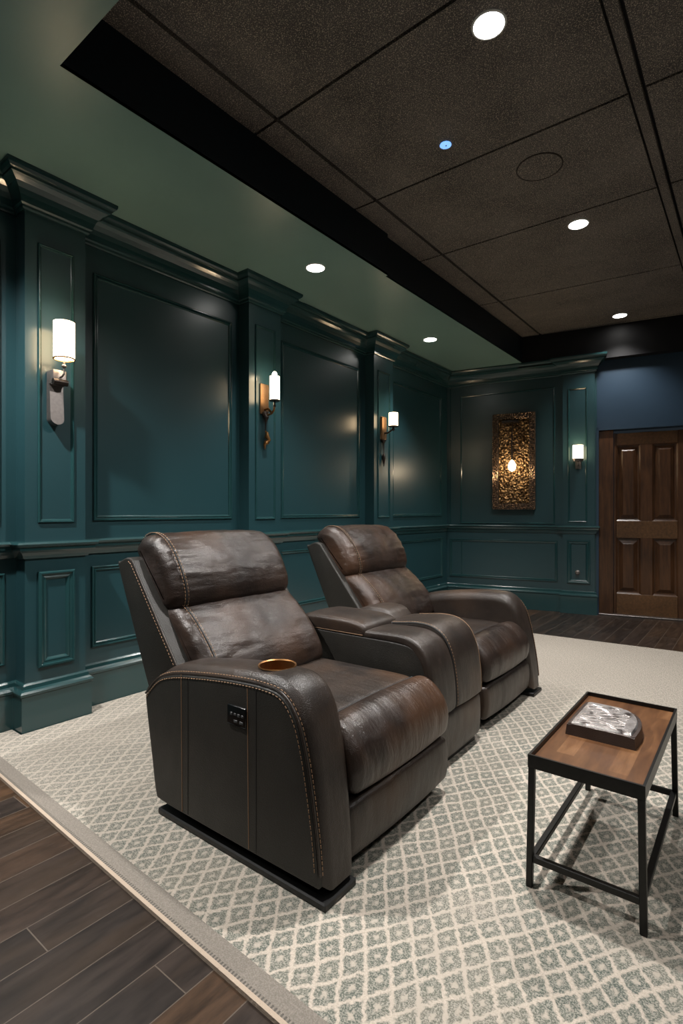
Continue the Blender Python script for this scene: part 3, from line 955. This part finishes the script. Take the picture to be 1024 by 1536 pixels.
for q in range(9):
    yy = -0.095 + 0.022 * q
    pts = [(-0.07 + 0.012 * k, yy + 0.006 * math.sin(k * 1.1 + q * 1.7), 0.0435 + 0.0012 * math.sin(k * 2 + q)) for k in range(12)]
    if yy > 0.05: pts = pts[:9]
    tube(bm, pts, 0.0022, 6)
obj('raised_scrollwork', bm, M_emb, Bx, True)

# ---------------------------------------------------------------- sconces (local: +x out of the wall, y along, z absolute)
def cyl_shade(r, z0, z1, cx, cy=0):
    bm = NB()
    lathe(bm, [(r, z0), (r, z1), (r - 0.003, z1), (r - 0.003, z0), (r, z0)], cx, cy, 36, False)
    return bm
def lamp_in(parent, cx, z, w=SCONCE_W):
    ld = bpy.data.lights.new('sconce_light', 'POINT')
    ld.energy = w; ld.color = SCONCE_COL; ld.shadow_soft_size = 0.02
    o = bpy.data.objects.new('sconce_light', ld); COL.objects.link(o)
    o.parent = parent; o.location = (cx, 0, z)
PF = WX + PX
# 1: nearest, drum shade on a hooked bracket over a long tongue-shaped plate
s = empty('wall_sconce', 'wall sconce with drum shade and long grey back plate, on the nearest pilaster', 'wall sconce', (PF, 1.272, 0), 0, 'sconces on the left wall pilasters')
SC, SZ0, SZ1, SR_ = 0.120, 1.876, 2.062, 0.050
obj('lamp_shade', cyl_shade(SR_, SZ0, SZ1, SC), M_shade, s, True)
bm = NB(); lathe(bm, [(SR_ + .0015, SZ0 - .002), (SR_ + .0015, SZ0 + .004), (SR_ - .004, SZ0 + .004), (SR_ - .004, SZ0 - .002), (SR_ + .0015, SZ0 - .002)], SC, 0, 36, False)
for q in range(3):
    an = 2 * PI * q / 3
    tube(bm, [(SC, 0, SZ0 + 0.002), (SC + SR_ * math.cos(an), SR_ * math.sin(an), SZ0 + 0.002)], 0.002, 6)
obj('shade_ring', bm, M_brass, s, True)
bm = NB(); lathe(bm, [(0.014, SZ0 + .01), (0.022, SZ0 + .06), (0.024, SZ0 + .09), (0.012, SZ0 + .125), (0.002, SZ0 + .13)], SC, 0, 20)
obj('bulb', bm, M_bulb, s, True)
bm = NB(); lathe(bm, [(0.004, 1.800), (0.004, 1.83), (0.011, 1.834), (0.012, 1.842), (0.006, 1.848), (0.005, 1.885), (0.009, 1.89)], SC, 0, 16)
tube(bm, [(SC, 0, 1.804), (SC - 0.02, 0, 1.792), (0.06, 0, 1.790)], 0.005, 8)
obj('stem', bm, M_pewter, s, True)
obj('bracket_box', box(NB(), 0.002, 0.078, -0.036, 0.036, 1.752, 1.828, 0.006, 2), M_pewter, s, True)
bm = NB(); tube(bm, [(0.078, -0.036, 1.765), (0.078, 0.036, 1.765)], 0.016, 14)
obj('bracket_roll', bm, M_bronze, s, True)
bm = NB()
oo = [(-0.034, 1.77)] + [(-0.034 * math.cos(PI * k / 14), 1.585 - 0.034 * math.sin(PI * k / 14)) for k in range(15)] + [(0.034, 1.77)]
lo = [bm.verts.new((0.001, y, z)) for y, z in oo]; hi = [bm.verts.new((0.034 + 0.02 * max(0, (1.65 - z) / 0.1), y, z)) for y, z in oo]
bm.faces.new(lo); bm.faces.new(hi[::-1])
for i in range(len(oo)): bm.faces.new((lo[i], lo[(i + 1) % len(oo)], hi[(i + 1) % len(oo)], hi[i]))
obj('back_plate', bm, M_pewter, s, True, label='grey tongue-shaped back plate', ang=30)
lamp_in(s, SC, SZ0 + 0.09)
# 2: middle
s = empty('wall_sconce', 'wall sconce with slim cylinder shade and scrolled finial, on the middle pilaster', 'wall sconce', (PF, 2.775, 0), 0, 'sconces on the left wall pilasters')
SC, SZ0, SZ1, SR_ = 0.115, 1.915, 2.090, 0.036
obj('lamp_shade', cyl_shade(SR_, SZ0, SZ1, SC), M_shade, s, True)
bm = NB(); lathe(bm, [(0.017, SZ0 + .01), (0.020, SZ0 + .10), (0.020, SZ1 - .01), (0.018, SZ1 + .02), (0.010, SZ1 + .034), (0.002, SZ1 + .036)], SC, 0, 20)
obj('bulb', bm, M_bulb, s, True)
bm = NB(); lathe(bm, [(0.038, SZ0 - .006), (0.040, SZ0 + .002), (0.034, SZ0 + .006), (0.006, SZ0 - .004), (0.006, SZ0 - .03), (0.012, SZ0 - .04), (0.004, SZ0 - .05)], SC, 0, 20)
obj('shade_ring', bm, M_bronze, s, True)
bm = NB()
tube(bm, [(0.012, 0, 1.84), (0.045, 0, 1.815), (0.085, 0, 1.822), (0.110, 0, 1.850), (SC, 0, 1.885)], 0.007, 8)
tube(bm, [(0.012, 0, 1.86), (0.05, 0, 1.862), (0.08, 0.004, 1.83)], 0.009, 8)
obj('arm', bm, M_brass, s, True)
bm = NB(); box(bm, 0.0, 0.012, -0.042, 0.042, 1.825, 2.05, 0.004, 2)
obj('back_plate', bm, M_dbrass, s, True)
bm = NB()
tube(bm, [(0.010, 0, 1.835), (0.03, 0, 1.80), (0.022, 0, 1.765), (0.020, 0, 1.70), (0.024, 0, 1.67)], 0.008, 10, radii=[0.026, 0.020, 0.006, 0.003, 0.003])
obj('drop_rod', bm, M_bronze, s, True)
bm = NB()
tube(bm, [(0.022, -0.004, 1.70), (0.034, 0.002, 1.685), (0.030, 0.006, 1.655), (0.040, 0.018, 1.635), (0.026, 0.004, 1.615), (0.016, -0.006, 1.60), (0.014, 0.0, 1.565)], 0.01, 10, radii=[0.006, 0.012, 0.019, 0.013, 0.020, 0.010, 0.003])
obj('finial', bm, M_brass, s, True)
lamp_in(s, SC, SZ0 + 0.09)
# 3: farthest on left wall
s = empty('wall_sconce', 'wall sconce with long pendant drop, on the farthest left wall pilaster', 'wall sconce', (PF, 4.365, 0), 0, 'sconces on the left wall pilasters')
SC, SZ0, SZ1, SR_ = 0.130, 1.925, 2.055, 0.044
obj('lamp_shade', cyl_shade(SR_, SZ0, SZ1, SC), M_shade, s, True)
bm = NB(); lathe(bm, [(0.014, SZ0 + .01), (0.022, SZ0 + .05), (0.018, SZ0 + .09), (0.002, SZ0 + .10)], SC, 0, 20)
obj('bulb', bm, M_bulb, s, True)
bm = NB(); lathe(bm, [(0.046, SZ0 - .004), (0.052, SZ0 + .004), (0.040, SZ0 + .004), (0.006, SZ0 - .008), (0.014, SZ0 - .03), (0.004, SZ0 - .045)], SC, 0, 20)
tube(bm, [(0.03, 0, 1.87), (0.07, 0, 1.868), (0.10, 0, 1.885), (SC, 0, 1.905)], 0.008, 8)
obj('arm', bm, M_bronze, s, True)
bm = NB(); box(bm, 0.0, 0.030, -0.040, 0.040, 1.80, 2.030, 0.010, 2)
obj('back_plate', bm, M_dbrass, s, True)
bm = NB(); tube(bm, [(0.018, 0, 1.80), (0.02, 0, 1.765), (0.02, 0, 1.68), (0.02, 0, 1.655), (0.02, 0, 1.62), (0.02, 0, 1.545)], 0.01, 10, radii=[0.028, 0.006, 0.005, 0.016, 0.018, 0.003])
obj('pendant_drop', bm, M_bronze, s, True)
lamp_in(s, SC, SZ0 + 0.06)
# 4: far wall pilaster by the door
x, y = far(1.478, FPD)
s = empty('wall_sconce', 'small wall sconce with square-looking glass shade, on pilaster beside the door', 'wall sconce', (x, y, 0), RZF)
SC, SZ0, SZ1, SR_ = 0.085, 1.672, 1.820, 0.052
obj('lamp_shade', cyl_shade(SR_, SZ0, SZ1, SC), M_shade, s, True)
bm = NB(); lathe(bm, [(0.014, SZ0 + .01), (0.022, SZ0 + .05), (0.018, SZ0 + .09), (0.002, SZ0 + .10)], SC, 0, 20)
obj('bulb', bm, M_bulb, s, True)
bm = NB(); lathe(bm, [(0.050, SZ0 - .026), (0.055, SZ0 - .006), (0.055, SZ0 + .004), (0.048, SZ0 + .002), (0.01, SZ0 - .01), (0.006, SZ0 - .04), (0.010, SZ0 - .06), (0.002, SZ0 - .075)], SC, 0, 24)
obj('shade_cup', bm, M_pewter, s, True)
bm = NB(); tube(bm, [(0.01, 0, 1.62), (0.05, 0, 1.605), (SC, 0, 1.625)], 0.007, 8); box(bm, 0.0, 0.012, -0.03, 0.03, 1.57, 1.68, 0.004, 2)
obj('back_plate', bm, M_pewter, s, True)
lamp_in(s, SC, SZ0 + 0.07, SCONCE_W * 0.35)

# ---------------------------------------------------------------- round knob on far pilaster
x, y = far(1.469, FPD)
kb = empty('door_knob', 'small round metal knob on the lower pilaster panel beside the door', 'knob', (x, y, 0.437), RZF)
bm = NB(); lathe(bm, [(0.024, 0.0), (0.026, 0.004), (0.020, 0.007), (0.009, 0.009), (0.008, 0.022), (0.017, 0.028), (0.020, 0.036), (0.015, 0.043), (0.003, 0.045)], 0, 0, 24)
for v in bm.verts: v.co = Vector((v.co.z, v.co.x, v.co.y))
obj('knob', bm, M_pewter, kb, True)

# ---------------------------------------------------------------- gilt wall art
x, y = far(0.800, 0.002)
A = empty('wall_art', 'tall gilt beaded relief panel with hanging glass bulb on the far wall', 'wall art', (x, y, 0), RZF)
AW, A0, A1, AD = 0.232, 1.135, 2.235, 0.085
obj('back_board', box(NB(), 0.0, 0.02, -AW, AW, A0, A1), M_bronze, A)
bm = NB()
FW = 0.062
box(bm, 0.0, AD - 0.008, -AW, -AW + FW, A0, A1); box(bm, 0.0, AD - 0.008, AW - FW, AW, A0, A1)
box(bm, 0.0, AD - 0.008, -AW + FW, AW - FW, A0, A0 + FW); box(bm, 0.0, AD - 0.008, -AW + FW, AW - FW, A1 - FW, A1)
obj('frame', bm, M_darkwood, A)
bm = NB()
def bead(bm, p, r):
    bmesh.ops.create_icosphere(bm, subdivisions=1, radius=r, matrix=Matrix.Translation(p))
st_ = 0.0165
ny_, nz_ = int(2 * AW / st_), int((A1 - A0) / st_)
for iy in range(ny_ + 1):
    for iz in range(nz_ + 1):
        yy, zz_ = -AW + iy * st_, A0 + iz * st_
        if abs(yy) > AW - FW or zz_ < A0 + FW or zz_ > A1 - FW:
            bead(bm, Vector((AD - 0.004 + random.uniform(-.003, .003), yy + random.uniform(-.003, .003), zz_ + random.uniform(-.003, .003))), random.uniform(0.0055, 0.0100))
obj('beaded_border', bm, M_bead, A, True)
bm = NB()
NYg, NZg = 44, 120
g = []
for i in range(NYg + 1):
    row = []
    for j in range(NZg + 1):
        yy = (-AW + FW) + (2 * AW - 2 * FW) * i / NYg; zz_ = A0 + FW + (A1 - A0 - 2 * FW) * j / NZg
        v1 = mnoise.noise(Vector((yy * 26, zz_ * 26, 1))); v2 = mnoise.noise(Vector((yy * 55, zz_ * 55, 5)))
        hole = math.exp(-((yy / 0.035) ** 2 + ((zz_ - 1.83) / 0.16) ** 2))
        row.append(bm.verts.new((0.032 + 0.030 * abs(v1) + 0.016 * v2 - 0.015 * hole, yy, zz_)))
    g.append(row)
for i in range(NYg):
    for j in range(NZg):
        bm.faces.new((g[i][j], g[i + 1][j], g[i + 1][j + 1], g[i][j + 1]))
obj('crumpled_relief', bm, M_gilt, A, True)
bm = NB(); box(bm, 0.03, 0.088, -0.130, 0.060, 2.125, 2.155, 0.004, 2)
obj('top_ledge', bm, M_bronze, A, True)
bm = NB(); tube(bm, [(0.085, -0.005, 2.13), (0.11, -0.012, 2.02), (0.12, -0.012, 1.85), (0.12, -0.010, 1.70)], 0.008, 8, radii=[0.004, 0.006, 0.008, 0.012])
obj('bulb_stem', bm, M_bronze, A, True)
bm = NB(); lathe(bm, [(0.010, 1.69), (0.024, 1.672), (0.038, 1.645), (0.042, 1.618), (0.036, 1.590), (0.020, 1.570), (0.003, 1.564)], 0.12, -0.010, 24)
obj('glass_bulb', bm, M_bulb, A, True)
ld = bpy.data.lights.new('bulb_light', 'POINT'); ld.energy = 1.6; ld.color = SCONCE_COL; ld.shadow_soft_size = 0.03
lo_ = bpy.data.objects.new('bulb_light', ld); COL.objects.link(lo_); lo_.parent = A; lo_.location = (0.19, -0.01, 1.62)

# ---------------------------------------------------------------- recessed lights
def downlight(x, y, z, label, w=LAMP_W, r=0.060, group='recessed ceiling downlights', col=LAMP_COL, spread=140, trim=M_white):
    e = empty('recessed_downlight', label, 'ceiling light', (x, y, z), 0, group)
    bm = NB(); lathe(bm, [(r + 0.010, -0.0005), (r + 0.009, -0.004), (r + 0.002, -0.006), (r, -0.003), (r, -0.0005), (r + 0.010, -0.0005)], 0, 0, 40, False)
    obj('trim_ring', bm, trim, e, True)
    bm = NB(); lathe(bm, [(r, -0.0005), (r, -0.0035)], 0, 0, 40)
    obj('lens', bm, M_disc, e)
    ld = bpy.data.lights.new('downlight_beam', 'SPOT')
    ld.energy = w; ld.color = col; ld.spot_size = math.radians(spread); ld.spot_blend = 0.7; ld.shadow_soft_size = 0.05
    o = bpy.data.objects.new('downlight_beam', ld); COL.objects.link(o); o.parent = e; o.location = (0, 0, -0.012)
downlight(-0.859, 2.077, TOPZ, 'recessed downlight in the dark tiled ceiling, nearest and largest of three', 170)
downlight(-0.969, 3.893, TOPZ, 'recessed downlight in the dark tiled ceiling, middle of three', 120)
downlight(-1.090, 5.960, TOPZ, 'recessed downlight in the dark tiled ceiling, farthest, near the door wall', 45, spread=105)
downlight(-2.399, 2.789, SOF - 0.006, 'recessed downlight in the sage green soffit, nearer of two', 60, spread=88)
downlight(-2.523, 4.652, SOF, 'recessed downlight in the sage green soffit, farther of two', 60, spread=88)
downlight(-2.36, 0.42, SOF - 0.006, 'recessed downlight in the soffit beside the near pilaster, out of view', 230, spread=130)
for x, y, z, w, lb in ((0.95, 2.08, TOPZ, 42, 'recessed downlight in the ceiling right of the side table, out of view'),
                       (0.95, 3.9, TOPZ, 38, 'recessed downlight in the ceiling over the right middle of the rug, out of view'),
                       (0.95, 5.9, TOPZ, 20, 'recessed downlight in the ceiling right of the wooden door, out of view'),
                       (-0.86, -0.7, SOF - 0.006, 24, 'added fill downlight in the near soffit behind the viewer, left one, out of view'),  # unseen lamp added as fill from behind the viewer
                       (0.95, -0.7, SOF - 0.006, 32, 'added fill downlight in the near soffit behind the viewer, right one, out of view')):  # second added fill lamp, also unseen
    downlight(x, y, z, lb, w)

e = empty('ceiling_sensor', 'small round blue disc set in the dark tiled ceiling', 'ceiling sensor', (-1.324, 2.613, TOPZ))
bm = NB(); lathe(bm, [(0.030, -0.0005), (0.031, -0.003), (0.028, -0.004), (0.001, -0.005)], 0, 0, 36, False)
obj('blue_lens', bm, M_bluedisc, e, True)
bm = NB(); lathe(bm, [(0.003, -0.004), (0.004, -0.008), (0.001, -0.009)], 0.003, 0, 12)
obj('center_pin', bm, M_brass, e, True)
e = empty('ceiling_speaker', 'round dark in-ceiling speaker flush with the tiled ceiling', 'ceiling speaker', (-0.985, 3.113, TOPZ))
bm = NB(); lathe(bm, [(0.126, -0.0005), (0.127, -0.004), (0.121, -0.005), (0.120, -0.0005), (0.126, -0.0005)], 0, 0, 56, False)
obj('speaker_ring', bm, M_bronze, e, True)
bm = NB(); lathe(bm, [(0.120, -0.0005), (0.120, -0.0025), (0.001, -0.003)], 0, 0, 56, False)
obj('speaker_grille', bm, M_tile, e, True)
